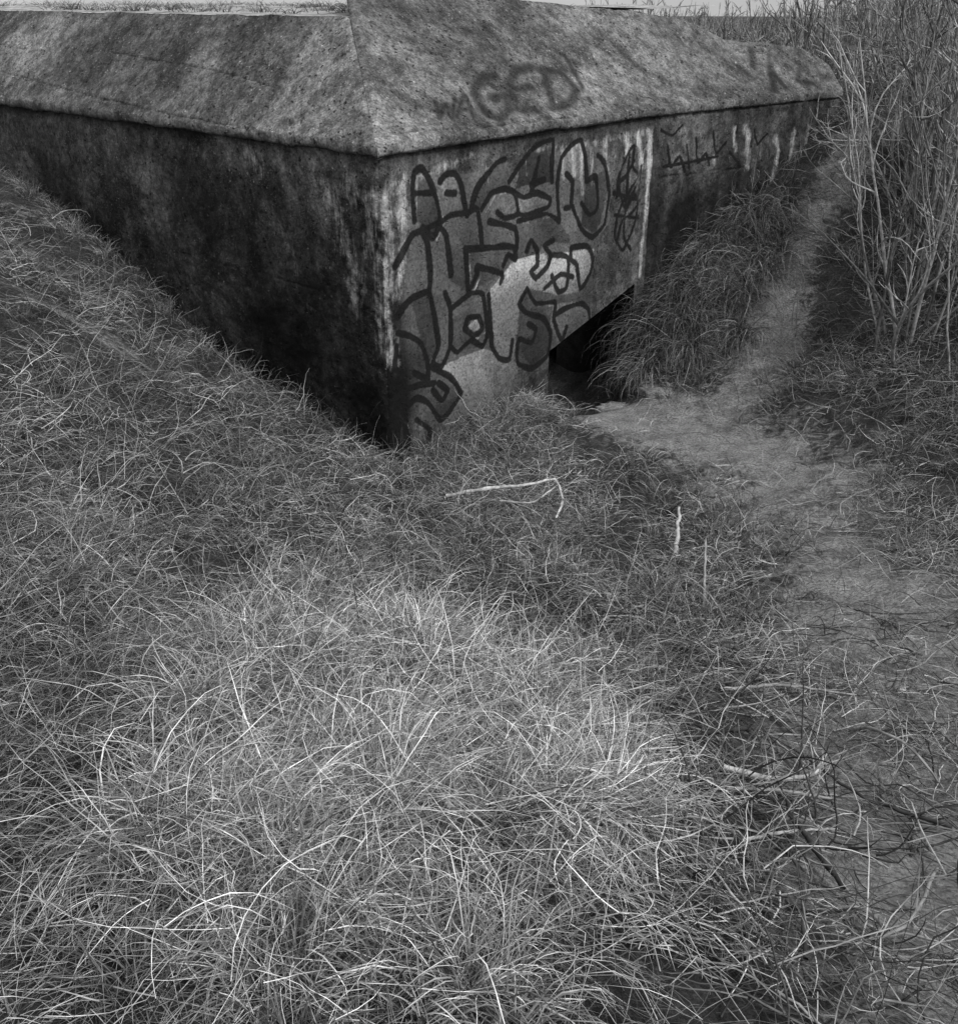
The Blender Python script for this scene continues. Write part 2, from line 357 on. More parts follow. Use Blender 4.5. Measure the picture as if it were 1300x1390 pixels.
cracks_L = [(.010,[(60,302),(180,334),(262,346),(360,372),(430,392)]),(.008,[(0,232),(60,250),(180,334)]),(.007,[(300,172),(400,210),(500,238)]),(.006,[(95,200),(110,270)]),(.005,[(262,346),(300,300),(330,240)])]
drips_L = [(.13,.52,[(440,250),(460,300),(478,360),(484,420)]),(.12,.52,[(470,250),(500,280),(504,340)]),(.08,.5,[(508,262),(512,330),(514,420),(516,470)]),(.08,.7,[(336,210),(350,228)]),(.06,.4,[(420,240),(440,262)]),(.03,.5,[(118,232),(122,282)]),(.14,.28,[(250,200),(460,240)]),(.10,.3,[(380,300),(420,420)]),(.12,.25,[(150,230),(230,300)])]
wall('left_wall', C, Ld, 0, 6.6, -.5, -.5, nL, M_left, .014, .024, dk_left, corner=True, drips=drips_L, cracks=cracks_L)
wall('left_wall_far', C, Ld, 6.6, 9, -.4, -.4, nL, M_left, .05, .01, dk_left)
kw = dict(strokes=strokes_R, drips=drips_R, fills=fills_R, cracks=[(.005,[(560,232),(640,206),(720,196)]),(.005,[(756,420),(800,398),(862,352)])])
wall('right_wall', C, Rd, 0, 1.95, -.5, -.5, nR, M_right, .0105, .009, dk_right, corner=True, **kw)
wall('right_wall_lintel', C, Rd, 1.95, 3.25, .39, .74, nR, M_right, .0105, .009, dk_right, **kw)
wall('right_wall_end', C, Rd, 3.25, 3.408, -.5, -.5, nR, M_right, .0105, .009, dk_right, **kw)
drips2 = [(.05,.8,[(996,176),(998,200)]),(.05,.85,[(1012,172),(1016,184),(1014,226)]),(.035,.6,[(1034,186),(1032,214)]),(.05,.8,[(1052,186),(1056,206),(1048,244)]),(.05,.75,[(1078,178),(1076,196),(1070,226)]),(.05,.85,[(1098,172),(1092,198),(1082,222)]),(.04,.6,[(966,200),(970,222)]),(.03,.5,[(1036,240),(1046,262)]),(.03,.5,[(1118,160),(1114,190)]),(.03,.5,[(930,170),(932,190)])]
str2 = [(.014,p) for p in [[(906,196),(910,226),(922,212),(928,232)],[(932,196),(934,228)],[(944,186),(946,220),(958,208),(962,224)],[(968,178),(972,208),(986,192)],[(900,226),(974,212)],[(990,206),(1004,226)],[(1024,176),(1028,196),(1042,180)],[(898,176),(912,184),(926,170)]]]
wall('right_wall_rear', P1, W2, 0, 3.0, -.2, -.2, nW2, M_right, .015, .02, dk_w2, drips=drips2, strokes=str2, cracks=[(.012,[(896,240),(960,232),(1010,226)]),(.02,[(1002,150),(1000,180)])])
wall('end_wall', P2, -nW2, 0, 6, 0, 0, W2, M_left, .1, .01)
wall('back_wall', C + 9 * Ld, Rd, 0, 7, 0, 0, Ld, M_left, .1, .01)

# opening: reveals and dark chamber behind it
def pt(s, inn, z): q = C + Rd * s - nR * inn; return (q[0], q[1], z)
a0, a1 = 1.95, 3.25
Vb = [pt(a0,0,.39),pt(a1,0,.74),pt(a1,.9,.74),pt(a0,.9,.39), pt(a0,0,-.6),pt(a0,.9,-.6),pt(a1,0,-.6),pt(a1,.9,-.6),
      pt(a0-.6,.9,-.6),pt(a0-.6,.9,1.6),pt(a0-.6,3,-.6),pt(a0-.6,3,1.6),pt(a1+.4,.9,-.6),pt(a1+.4,.9,1.6),pt(a1+.4,3,-.6),pt(a1+.4,3,1.6)]
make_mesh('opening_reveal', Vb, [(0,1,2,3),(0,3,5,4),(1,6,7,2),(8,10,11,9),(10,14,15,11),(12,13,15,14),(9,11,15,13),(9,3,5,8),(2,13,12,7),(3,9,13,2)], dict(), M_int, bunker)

def chamfer(name, lo, up, nv, mat, nrm2s, res=.014, amp=.012, darkf=None, plane=None, **mk):
    lo = np.array(lo, float); up = np.array(up, float)
    L = np.concatenate([[0], np.cumsum(np.linalg.norm(np.diff(lo, axis=0), axis=1))]); nu = int(L[-1] / res)
    s = np.linspace(0, L[-1], nu)
    lo_ = np.stack([np.interp(s, L, lo[:, k]) for k in range(3)], -1); up_ = np.stack([np.interp(s, L, up[:, k]) for k in range(3)], -1)
    f = np.linspace(0, 1, nv)
    V = up_[:, None] * (1 - f)[None, :, None] + lo_[:, None] * f[None, :, None]
    i, j = plane or (0, 0)
    nn = np.cross(lo[-1] - lo[0], up[i] - lo[j]); nn /= np.linalg.norm(nn); nn = nn if nn[2] > 0 else -nn
    at = marks(V.reshape(-1, 3), lo[0], nn, **mk)
    D = (amp * fbm(V, 3, 4, 31) + amp * .5 * fbm(V, 22, 3, 33)).reshape(nu, nv) - .012 * np.clip(1 - at['crack'].reshape(nu, nv), 0, 1)
    D = D - .05 * np.clip(fbm(V, 5, 4, 35) - .05, 0, 1) * np.clip((f - .82) / .18, 0, 1)[None]
    ed = np.clip(np.minimum(s, L[-1] - s) / .05, 0, 1)
    V = V + nn * (D * (.1 + .9 * ed[:, None]))[..., None]
    if plane is None:
        hv = np.stack([0 * V[:, :, 0], 0 * V[:, :, 1], V[:, :, 2]], -1)
        wr = .02 + .03 * np.clip(fbm(hv, 7, 3, 46) + .2, 0, 1)
        V[:, :, 2] -= wr * np.clip(1 - s[:, None] / .08, 0, 1) ** 2
    dk = (darkf(V) if darkf else np.zeros((nu, nv))) + .7 * np.clip(1.3 - at['crack'].reshape(nu, nv), 0, 1); at.pop('crack')
    at['dark'] = dk.ravel()
    n3 = np.array([nrm2s[0], nrm2s[1], 0.])
    last = V[:, -1]
    wob = .022 * fbm(last, 5, 4, 40)[:, None]
    r1 = last + np.array([0, 0, -.045]) + n3 * (.004 + wob * .5); r2 = last + np.array([0, 0, -.066]) - n3 * (.004 - wob * .6); r2[:, 2] += wob[:, 0]; r3 = last - n3 * .06; r3[:, 2] = LIP - .01
    V = np.concatenate([V, r1[:, None], r2[:, None], r3[:, None]], 1)
    for k in at:
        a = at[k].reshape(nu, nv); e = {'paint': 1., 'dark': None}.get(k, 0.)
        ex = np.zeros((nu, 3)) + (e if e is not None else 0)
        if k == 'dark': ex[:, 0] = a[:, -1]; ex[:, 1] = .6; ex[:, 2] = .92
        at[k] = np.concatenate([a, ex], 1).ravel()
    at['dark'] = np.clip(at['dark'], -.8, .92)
    return make_mesh(name, V, grid_faces(nu, nv + 3), at, mat, bunker, True)
o = .035; ZL = 2.31
def p3(p, z): return (p[0], p[1], z)
Cm = C + o * (nL + nR); U = np.array([-.95, 8.2]); Up = C + (U - C) * 1.3
Lend = C + 9 * Ld
lupend = U + 8.6 * Ld
def runs(V, sd): return fbm(np.stack([V[..., 0] * 3, V[..., 1] * 3, V[..., 2] * .5], -1), 1, 4, sd)
chamfer('left_roof_slope', [p3(Cm, ZL), p3(Lend + o * nL, ZL)], [p3(U, 3.07), p3(lupend, 3.07)], 80, M_roof, nL, .016, .018,
        darkf=lambda V: .04 + .6 * fbm(V, .9, 5, 50) + .15 * runs(V, 55),
        cracks=[(.012,[(98,12),(60,60),(28,120)]),(.011,[(0,96),(120,128),(250,158),(400,184)]),(.008,[(250,20),(215,80),(180,120)]),(.008,[(0,60),(60,70)]),(.010,[(380,120),(300,96),(150,70)]),(.008,[(440,180),(400,150),(380,120)])])
P1u = P1 - 1.0 * nR
chamfer('right_roof_slope', [p3(Cm, ZL), p3(P1 + o * nR, ZL)], [p3(Up, 3.31), p3(P1u, 3.13)], 90, M_roof, nR, .013, .014,
        darkf=lambda V: -.04 + .5 * fbm(V, 1.0, 5, 51) + .15 * runs(V, 56), soft=soft_roof1,
        cracks=[(.008,[(520,60),(640,84),(800,92),(880,100)]),(.008,[(560,10),(600,60),(640,84)]),(.009,[(740,0),(760,60),(830,120),(880,132)]),(.008,[(520,110),(560,120)]),(.008,[(530,180),(640,172),(760,160),(880,146)])])
st = [(0,1.0,3.13),(.57,.9,3.09),(1.2,.85,3.0),(1.55,.8,2.93),(1.86,.72,2.80),(2.4,.5,2.76),(2.85,.35,2.68),(3.0,.2,2.55)]
lo2 = [p3(P1 + W2 * s + o * nW2 * .6, ZL - .01) for s, w, z in st]; up2 = [p3(P1 + W2 * s - w * nW2, z) for s, w, z in st]; up2[0] = p3(P1u, 3.13)
chamfer('rear_roof_slope', lo2, up2, 60, M_roof, nW2, .015, .02, darkf=lambda V: .1 + .4 * fbm(V, 1.3, 4, 52), plane=(4, 4), soft=soft_roof2, drips=[(.02,.5,[(975,140),(976,152)])],
        cracks=[(.012,[(968,62),(1000,100),(1004,142)]),(.007,[(900,70),(960,78),(1100,92)])])
# roof top, covered in blown sand
M_sand = plain('sandy_roof_top', .26, 4, .5)
bn = np.array([.0, 1.0]); nb_ = 24; us = np.linspace(0, 8.6, 60); bs_ = np.linspace(0, 5.5, nb_)
UU, BB = np.meshgrid(us, bs_, indexing='ij')
RX = U[0] + Ld[0] * UU + Rd[0] * BB; RY = U[1] + Ld[1] * UU + Rd[1] * BB
RZ = 3.07 + .03 * np.clip(BB, 0, 1) + .05 * n2(RX, RY, 1.2, 3, 77) * np.clip(BB * 3, 0, 1)
make_mesh('roof_top', np.stack([RX, RY, RZ], -1), grid_faces(60, nb_), None, M_sand, bunker, True)
V1 = []; ups = [p3(Up, 3.31)] + up2
for q in ups:
    for b in np.linspace(0, 4, 8): V1.append((q[0] + bn[0] * b, q[1] + bn[1] * b, q[2] - .16 * b))
make_mesh('roof_upper_tier', V1, grid_faces(len(ups), 8), None, M_roof, bunker)
make_mesh('roof_tier_step', [p3(U, 3.0), p3(U, 3.07), p3(Up, 3.31), p3(Up + bn * 4, 2.67), p3(Up + bn * 4, 2.6)], [(0, 1, 2, 3, 4)], None, M_roof, bunker)
make_mesh('end_gable', [p3(P2 + o * nW2 * .6, LIP - .05), up2[-1], (up2[-1][0], up2[-1][1] + 4, up2[-1][2] - .6), p3(P2 - 6 * nW2, LIP - .05)], [(0, 1, 2, 3)], None, M_roof, bunker)

# ------------------------------------------------------------------ ground
Ng = 680; u = np.linspace(-1, 1, Ng); w = 3 * np.sinh(7.4 * u)
X, Y = np.meshgrid(w + .3, w + 6, indexing='ij'); Z = height_full(X, Y)
ins = in_poly(X, Y, foot)
Z = np.where(ins, np.minimum(Z, 1.9), Z)
def path_mask(x, y, w=.5):
    pl = np.array([(1.25,8.2),(1.9,7.4),(2.05,6.5),(2.15,5.2),(2.0,4.0),(1.6,2.9),(1.3,1.8),(1.2,.6)]); r = np.full(x.shape, 9.)
    for a, b in zip(pl[:-1], pl[1:]):
        ab = b - a; t = np.clip(((x - a[0]) * ab[0] + (y - a[1]) * ab[1]) / (ab @ ab), 0, 1)
        r = np.minimum(r, np.hypot(x - a[0] - t * ab[0], y - a[1] - t * ab[1]))
    pl = np.array([(1.9,7.6),(2.7,8.8),(3.1,9.8),(3.9,10.9)])
    for a, b in zip(pl[:-1], pl[1:]):
        ab = b - a; t = np.clip(((x - a[0]) * ab[0] + (y - a[1]) * ab[1]) / (ab @ ab), 0, 1)
        r = np.minimum(r, 2.2 * np.hypot(x - a[0] - t * ab[0], y - a[1] - t * ab[1]))
    r = r + .4 * n2(x, y, 2.4, 4, 120)
    return np.exp(-(np.maximum(r, 0) / w) ** 2)
def sand_patch(x, y):
    r = 0
    for cx, cy, rx, ry in [(1.9,7.3,.7,.5),(1.35,8.0,.5,.35),(2.6,9.2,.2,.4),(-2.9,6.9,.6,.25),(-3.6,8.3,.4,.5),(-4.2,9.6,.4,.3),(1.35,2.2,.35,.7),(2.1,4.3,.5,.6),(2.9,6.4,.4,.4)]:
        r = np.maximum(r, np.exp(-((x - cx) / rx) ** 2 - ((y - cy) / ry) ** 2))
    return np.clip(r * (1 + 1.5 * n2(x, y, 3.0, 4, 121)), 0, 1)
def pit(x, y): return np.exp(-((x - 1.05) / .42) ** 2 - ((y - 8.72) / .36) ** 2)
matg = bpy.data.materials.new('dune_soil'); t = NT(matg)
nn = t.noise(5, 8, .7); nf = t.noise(60, 6, .75); ns = t.noise(9, 9, .74, None, 1.0)
pa = t.m('ADD', t.attr('sand'), t.m('MULTIPLY', t.m('SUBTRACT', ns, .5), 2.4))
col = t.mix(t.ramp(pa, .25, .8), t.m('MULTIPLY', .05, t.ramp(nn, .3, .7, .5, 1.6)), t.m('MULTIPLY', .32, t.ramp(nn, .3, .7, .6, 1.3)))
col = t.m('MULTIPLY', col, t.ramp(nf, .3, .7, .35, 1.6)); t.out(col, .95, t.m('ADD', nf, t.m('MULTIPLY', ns, 1.5)), 1.0, .05)
xs, ys = X.ravel(), Y.ravel()
sand = np.clip(.72 * path_mask(xs, ys, .65) + .45 * sand_patch(xs, ys) + .12 * (n2(xs, ys, 1.2, 3, 131) > .15) - .9 * pit(xs, ys), 0, 1)
make_mesh('ground', np.stack([X, Y, Z], -1), grid_faces(Ng, Ng), dict(sand=sand), matg, None, True)

# ------------------------------------------------------------------ strands
def grow(root, L, az, el, droop, curl, seg, jit=0.0, floor=True, tropism=0.0):
    N = len(L); P = np.zeros((N, seg + 1, 3)); P[:, 0] = root; Dv = np.zeros((N, seg + 1, 3)); az = az.copy(); el = el.copy()
    for k in range(seg + 1):
        d = np.stack([np.cos(el) * np.cos(az), np.cos(el) * np.sin(az), np.sin(el)], -1); Dv[:, k] = d
        if k < seg:
            q = P[:, k] + d * (L / seg)[:, None]
            if floor:
                h = H(q[:, 0], q[:, 1]) + .006; q[:, 2] = np.maximum(q[:, 2], h)
            P[:, k + 1] = q
            f = (k + 1) / seg
            el = el - droop / seg * (.4 + 1.2 * f) + tropism * (1.4 - el) / seg; az = az + curl / seg
            if jit: el = el + rng.normal(0, jit, N); az = az + rng.normal(0, jit, N)
    return P, Dv
def tubes(P, Dv, R, k):
    N, S, _ = P.shape
    rv = rng.normal(size=(N, 1, 3)); a = np.cross(Dv, rv); a /= np.linalg.norm(a, axis=-1, keepdims=True) + 1e-9; b = np.cross(Dv, a)
    if k == 2:
        V = np.stack([P + a * R[..., None], P - a * R[..., None]], 2)
    else:
        V = np.stack([P + (a * math.cos(2 * math.pi * i / k) + b * math.sin(2 * math.pi * i / k)) * R[..., None] for i in range(k)], 2)
    base = (np.arange(N) * S * k)[:, None, None]; r = (np.arange(S - 1) * k)[None, :, None]
    kk = 1 if k == 2 else k
    i = np.arange(kk)[None, None]; j = (i + 1) % k
    q = np.stack([base + r + i, base + r + j, base + r + k + j, base + r + k + i], -1).reshape(-1, 4)
    return V.reshape(-1, 3), q
class Bag:
    def __init__(s): s.V = []; s.Q = []; s.T = []; s.n = 0
    def add(s, P, Dv, R, k, tone):
        V, q = tubes(P, Dv, R, k); s.V.append(V); s.Q.append(q + s.n); s.n += len(V); S = P.shape[1]
        tt = tone[:, None] * np.ones((1, S)) if tone.ndim == 1 else tone
        s.T.append(np.repeat(tt.ravel(), k))
    def obj(s, name, mat): return make_mesh(name, np.concatenate(s.V), np.concatenate(s.Q), dict(tone=np.concatenate(s.T)), mat)
def ok(x, y): return ~in_poly(x, y, foot) & (pit(x, y) < .45)
def taper(N, S, w, p=.8, tip=.15): return w[:, None] * (1 - (1 - tip) * np.linspace(0, 1, S)[None] ** (1 / p))
def scatter(N, x0, x1, y0, y1, dens):
    xs = []; ys = []; c = 0
    while c < N:
        x = rng.uniform(x0, x1, N); y = rng.uniform(y0, y1, N); m = (rng.uniform(size=N) < dens(x, y)) & ok(x, y)
        xs.append(x[m]); ys.append(y[m]); c += m.sum()
        if m.sum() == 0: break
    return np.concatenate(xs)[:N], np.concatenate(ys)[:N]
def tussocks(bag, cx, cy, nb, L0, L1, spread, tone0, tone1, w0, w1, elmin=.5, elmax=1.45, droop=(1.2, 2.6), seg=6, lift=0, aim=None, zf=None, base=.45, chk=True, comb=.4, jit=.11):
    N = len(cx) * nb; cid = np.repeat(np.arange(len(cx)), nb)
    az = rng.uniform(0, 2 * math.pi, N)
    lean = rng.uniform(0, 6.283, len(cx))[cid]
    if aim is not None: az = aim[cid] + rng.normal(0, .7, N)
    rr = np.abs(rng.normal(0, spread, N)); x = cx[cid] + rr * np.cos(az); y = cy[cid] + rr * np.sin(az)
    sel = rng.uniform(size=N) < comb
    az = np.where(sel & (aim is None), lean + rng.normal(0, .6, N), az + rng.normal(0, .5, N))
    z = (H(x, y) if zf is None else np.full(N, zf)) - .01 + lift * rng.uniform(0, 1, N)
    cs = rng.uniform(.6, 1.3, len(cx))[cid]
    L = rng.uniform(L0, L1, N) * cs; el = rng.uniform(elmin, elmax, N)
    P, D = grow(np.stack([x, y, z], -1), L, az, el, rng.uniform(*droop, N), rng.normal(0, .8, N), seg, jit, zf is None)
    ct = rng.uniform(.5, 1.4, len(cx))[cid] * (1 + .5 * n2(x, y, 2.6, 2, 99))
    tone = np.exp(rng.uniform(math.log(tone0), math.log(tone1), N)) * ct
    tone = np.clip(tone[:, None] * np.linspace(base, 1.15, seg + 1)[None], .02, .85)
    m = ok(x, y) if chk else np.ones(N, bool)
    m &= np.linalg.norm(P - EYE, axis=-1).min(1) > 1.45
    bag.add(P[m], D[m], taper(m.sum(), seg + 1, rng.uniform(w0, w1, N)[m]), 2, tone[m])
def straws(bag, x, y, L0, L1, t0, t1, w0, w1, lift, elsd=.35, seg=5, jit=.12, curl=.7, k=2):
    N = len(x); z = H(x, y) + rng.uniform(0, 1, N) ** 1.3 * lift
    P, D = grow(np.stack([x, y, z], -1), rng.uniform(L0, L1, N), rng.uniform(0, 6.283, N), rng.normal(.2, elsd, N), rng.uniform(0, 1.0, N), rng.normal(0, curl, N), seg, jit)
    tone = np.exp(rng.uniform(math.log(t0), math.log(t1), N)) * (1 + .4 * n2(x, y, 2.2, 2, 98))
    dmin = np.linalg.norm(P - EYE, axis=-1).min(1); m = dmin > 1.6
    wd_ = rng.uniform(w0, w1, N) * np.clip(dmin / 2.6, .5, 1)
    bag.add(P[m], D[m], taper(m.sum(), seg + 1, wd_[m], .6, .3), k, np.clip(tone[m], .02, .8))

clump = lambda x, y, s=3.2, sd=64: np.clip(.42 + 2.0 * n2(x, y, s, 2, sd), .01, 1)
mound = lambda x, y: np.clip(1.2 + 1.1 * n2(x, y, 2.0, 3, 140) - ((x + .2 + .12 * (y - 2.2)) / .70) ** 2 - ((y - 2.3) / 1.0) ** 2, 0, 1)
gr = Bag()
cx, cy = scatter(240, -1.4, 1.0, .9, 3.6, lambda x, y: mound(x, y) * clump(x, y, 3.6))
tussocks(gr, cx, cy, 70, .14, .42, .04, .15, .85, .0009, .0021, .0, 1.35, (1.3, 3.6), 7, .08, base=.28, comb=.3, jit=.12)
x, y = scatter(12000, -1.4, 1.0, .9, 3.6, lambda x, y: mound(x, y) * (.08 + .92 * clump(x, y, 3.6))); straws(gr, x, y, .08, .32, .16, .85, .0007, .0016, .14, .35, 6, .15, 1.0)
cx, cy = scatter(200, -2.2, .9, .7, 4.2, lambda x, y: np.where(x < .25, .8, .04) * clump(x, y, 2.5, 60))
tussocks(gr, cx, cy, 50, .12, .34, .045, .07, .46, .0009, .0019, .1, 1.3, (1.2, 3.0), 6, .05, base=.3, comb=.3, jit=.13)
x, y = scatter(6000, -2.0, .4, .9, 4.0, lambda x, y: clump(x, y, 2.4, 90)); straws(gr, x, y, .08, .3, .08, .55, .0007, .0015, .08, .3, 6, .15, 1.0)
dl = lambda x, y: clump(x, y, 1.9, 61) * (1 - .9 * sand_patch(x, y))
cx, cy = scatter(480, -5.2, .2, 3.2, 10.8, dl)
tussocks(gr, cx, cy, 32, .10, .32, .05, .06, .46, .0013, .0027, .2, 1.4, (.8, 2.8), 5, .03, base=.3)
s = rng.uniform(.35, 6.2, 110); q = C + np.outer(s, Ld) + np.outer(rng.uniform(.02, .2, 110), nL)
tussocks(gr, q[:, 0], q[:, 1], 34, .08, .24, .05, .09, .45, .0014, .0028, .5, 1.5, (.6, 2.4), 5)
s = np.concatenate([rng.uniform(.3, 1.8, 40), rng.uniform(.7, 1.7, 40)]); q = C + np.outer(s, Rd) + np.outer(rng.uniform(.02, .45, 80), nR)
tussocks(gr, q[:, 0], q[:, 1], 44, .10, .28, .06, .10, .5, .0014, .0028, .5, 1.5, (.8, 2.4), 5)
cx, cy = scatter(140, 1.5, 3.2, 8.8, 10.4, lambda x, y: np.clip(1.4 - np.abs((x - 2.0) * .8 + (y - 9.35) * -.5) / .45, 0, 1) * ((y - 8.8) > (x - 1.5) * .1))
tussocks(gr, cx, cy, 75, .3, .65, .06, .05, .42, .0016, .0032, .3, 1.2, (1.8, 3.4), 7, 0, np.full(len(cx), -1.9), base=.3)
dr = lambda x, y: clump(x, y, 1.6, 62) * (1 - .95 * path_mask(x, y, .6)) * (x > .4 + .1 * y) * (1 - .9 * sand_patch(x, y))
cx, cy = scatter(680, .4, 6.5, 3.5, 13.5, dr)
tussocks(gr, cx, cy, 36, .12, .38, .06, .07, .46, .0015, .0032, .2, 1.45, (.8, 2.8), 5, base=.3)
dp = lambda x, y: clump(x, y, 2.6, 63) * (1 - .93 * path_mask(x, y, .6)) * (1 - .9 * sand_patch(x, y))
x, y = scatter(17000, -1.6, 4.0, 3.4, 9.0, dp); straws(gr, x, y, .05, .2, .08, .5, .0012, .0026, .04, .4, 4)
cx, cy = scatter(480, -.9, 3.2, 4.0, 8.8, dp); tussocks(gr, cx, cy, 26, .06, .18, .05, .08, .45, .0012, .0024, .4, 1.4, (.6, 2.2), 4)
x = rng.uniform(1.5, 15, 500); y = rng.uniform(12.5, 36, 500); m = ok(x, y)
tussocks(gr, x[m], y[m], 24, .3, .8, .15, .1, .35, .006, .012, .5, 1.4, (.6, 2), 4)
uu = rng.uniform(.2, 7.5, 160); bb = rng.uniform(.1, 3.5, 160); q = U + np.outer(uu, Ld) + np.outer(bb, Rd)
tussocks(gr, q[:, 0], q[:, 1], 22, .05, .14, .1, .08, .35, .003, .005, .4, 1.4, (.6, 2), 4, 0, None, 3.09, .5, False)
gr.obj('dune_grass', strand('dry_grass'))

# dead stems and brambles tangled through the grass
br = Bag()
x, y = scatter(14000, -4.5, .6, 2.8, 9.8, lambda x, y: clump(x, y, 1.6, 70) * (1 - .7 * sand_patch(x, y))); straws(br, x, y, .15, .5, .04, .46, .0010, .0025, .12, .35, 7, .22, 1.4)
x, y = scatter(4500, -2.0, -.2, .9, 3.4, lambda x, y: x * 0 + 1.); straws(br, x, y, .12, .42, .04, .35, .0007, .0015, .12, .35, 6, .2, 1.2)
x, y = scatter(8500, .3, 2.6, 1.0, 6.0, lambda x, y: clump(x, y, 1.9, 71) * (1 - .7 * sand_patch(x, y)) * (1 - .8 * path_mask(x, y, .5))); straws(br, x, y, .08, .42, .04, .46, .0008, .0020, .06, .28, 7, .22, 1.3)
x, y = scatter(850, .45, 2.3, 1.2, 4.4, lambda x, y: x * 0 + 1.); straws(br, x, y, .12, .5, .025, .4, .0016, .0042, .05, .18, 9, .19, 1.0, 4)
x, y = scatter(6500, 1.5, 6, 5, 12, lambda x, y: (1 - .95 * path_mask(x, y, .6))); straws(br, x, y, .15, .5, .05, .3, .0014, .003, .16, .5, 5, .2, 1.0)
br.obj('dead_bramble_tangle', strand('dead_stems'))

# ------------------------------------------------------------------ bare shrubs
M_bark = strand('shrub_bark')
def shrub(bag, bx, by, ns, Hh, rad, r0, sub=(9, 7), k0=5, tone=(.08, .38), lean=.32):
    N = ns; ang = rng.uniform(0, 6.283, N); rr = np.abs(rng.normal(0, rad, N)); x = bx + rr * np.cos(ang); y = by + rr * np.sin(ang)
    root = np.stack([x, y, H(x, y) - .03], -1); L = rng.uniform(.6, 1.1, N) * Hh
    el = 1.5 - np.minimum(np.abs(rng.normal(0, lean, N)), .6); P, D = grow(root, L, ang, el, rng.normal(-.1, .18, N), rng.normal(0, .6, N), 12, .08, False)
    r = rng.uniform(.45, 1.1, N) * r0; tn = rng.uniform(*tone, N); bag.add(P, D, taper(N, 13, r, .9, .2), k0, tn)
    for lv, c in enumerate(sub):
        pi = np.repeat(np.arange(len(P)), c); S = P.shape[1] - 1; ti = rng.uniform(.15, .97, len(pi)) * S; i0 = ti.astype(int); f = (ti - i0)[:, None]
        p = P[pi, i0] * (1 - f) + P[pi, np.minimum(i0 + 1, S)] * f; dd = D[pi, i0] + rng.normal(0, .5, (len(pi), 3)); dd /= np.linalg.norm(dd, axis=1, keepdims=True)
        Ln = L[pi] * rng.uniform(.15, .45, len(pi)) * (1.15 - ti / S * .6); rn = r[pi] * .5
        az = np.arctan2(dd[:, 1], dd[:, 0]); el = np.arcsin(np.clip(dd[:, 2], -1, 1)); sg = 6 if lv == 0 else 4
        P2_, D2_ = grow(p, Ln, az, el, rng.normal(-.1, .35, len(pi)), rng.normal(0, .7, len(pi)), sg, .14, False, .2)
        tn = np.clip(tn[pi] * rng.uniform(.8, 1.25, len(pi)), .04, .42); bag.add(P2_, D2_, taper(len(pi), sg + 1, np.maximum(rn, .0014), .9, .3), 3 if lv == 0 else 2, tn)
        P, D, L, r = P2_, D2_, Ln, rn
for bx, by, ns, hh in [(3.6,8.1,14,2.3),(3.95,8.9,16,2.6),(4.0,7.2,12,2.4),(4.4,10.2,20,2.4),(4.9,8.6,14,2.8),(4.8,11.6,22,2.1),(5.6,10.4,16,2.6),(4.1,9.9,12,1.9),(4.6,9.5,16,2.5),(5.6,12.4,22,2.4),(4.3,8.0,12,2.6)]:
    b = Bag(); shrub(b, bx, by, ns, hh, .28, .017); b.obj('bare_shrub', M_bark)
b = Bag()
for _ in range(8): shrub(b, rng.uniform(2.4, 3.6), rng.uniform(8.8, 11.0), 3, rng.uniform(.6, 1.1), .1, .006, (4, 3), 3)
b.obj('young_shrub', M_bark)
b = Bag()
for i in range(230):
    yy = rng.uniform(14.5, 34); xx = (rng.uniform(.34, .56) if i % 3 == 0 else rng.uniform(.10, .38)) * yy
    if in_poly(np.array([xx]), np.array([yy]), foot)[0]: continue
    shrub(b, xx, yy, 7, rng.uniform(.75, 1.45) * (1.0 if xx / yy < .34 else 1.6), .6, .018 + .0005 * yy, (5, 3), 3, (.07, .28), .5)
b.obj('distant_thicket', M_bark)

# ------------------------------------------------------------------ fallen branches, stones
M_stick = strand('bleached_wood'); 
def stick(name, pts, r, tone, twigs=3, k=7):
    P = smooth(pts); S = 18; L = np.concatenate([[0], np.cumsum(np.linalg.norm(np.diff(P, axis=0), axis=1))]); s = np.linspace(0, L[-1], S)
    Q = np.stack([np.interp(s, L, P[:, i]) for i in range(3)], -1); Q += rng.normal(0, r * .22, Q.shape); Dv = np.gradient(Q, axis=0); Dv /= np.linalg.norm(Dv, axis=1, keepdims=True)
    b = Bag(); R = r * np.linspace(1, .55, S) * rng.uniform(.88, 1.12, S); b.add(Q[None], Dv[None], R[None], k, np.array([tone]))
    if twigs:
        ix = rng.integers(2, S - 1, twigs); d = Dv[ix] + rng.normal(0, .6, (twigs, 3)); d /= np.linalg.norm(d, axis=1, keepdims=True)
        P2_, D2_ = grow(Q[ix], rng.uniform(.08, .25, twigs), np.arctan2(d[:, 1], d[:, 0]), np.abs(np.arcsin(d[:, 2])) * .5, rng.uniform(0, .6, twigs), rng.normal(0, .6, twigs), 5, .1)
        b.add(P2_, D2_, taper(twigs, 6, np.full(twigs, r * .4), .9, .3), 4, np.full(twigs, tone * .85))
    return b.obj(name, M_stick)
def g(x, y, dz): return (x, y, float(H(np.array([x]), np.array([y]))[0]) + dz)
stick('fallen_branch', [g(-.22,6.12,.06),(0.05,6.1,g(0,6.1,0)[2]+.12),g(.3,6.12,.16),g(.52,6.22,.19),g(.56,6.0,.12),g(.50,5.82,.06)], .013, .42, 2)
stick('fallen_branch', [g(.1,6.05,.05),g(.35,5.95,.1),g(.55,6.22,.16)], .008, .34, 2)
stick('fallen_branch', [g(1.17,5.2,.03),g(1.2,5.35,.12),g(1.23,5.5,.24)], .016, .32, 0)
stick('fallen_branch', [g(1.16,4.4,.03),g(1.2,4.6,.15),g(1.22,4.75,.3)], .009, .24, 1)
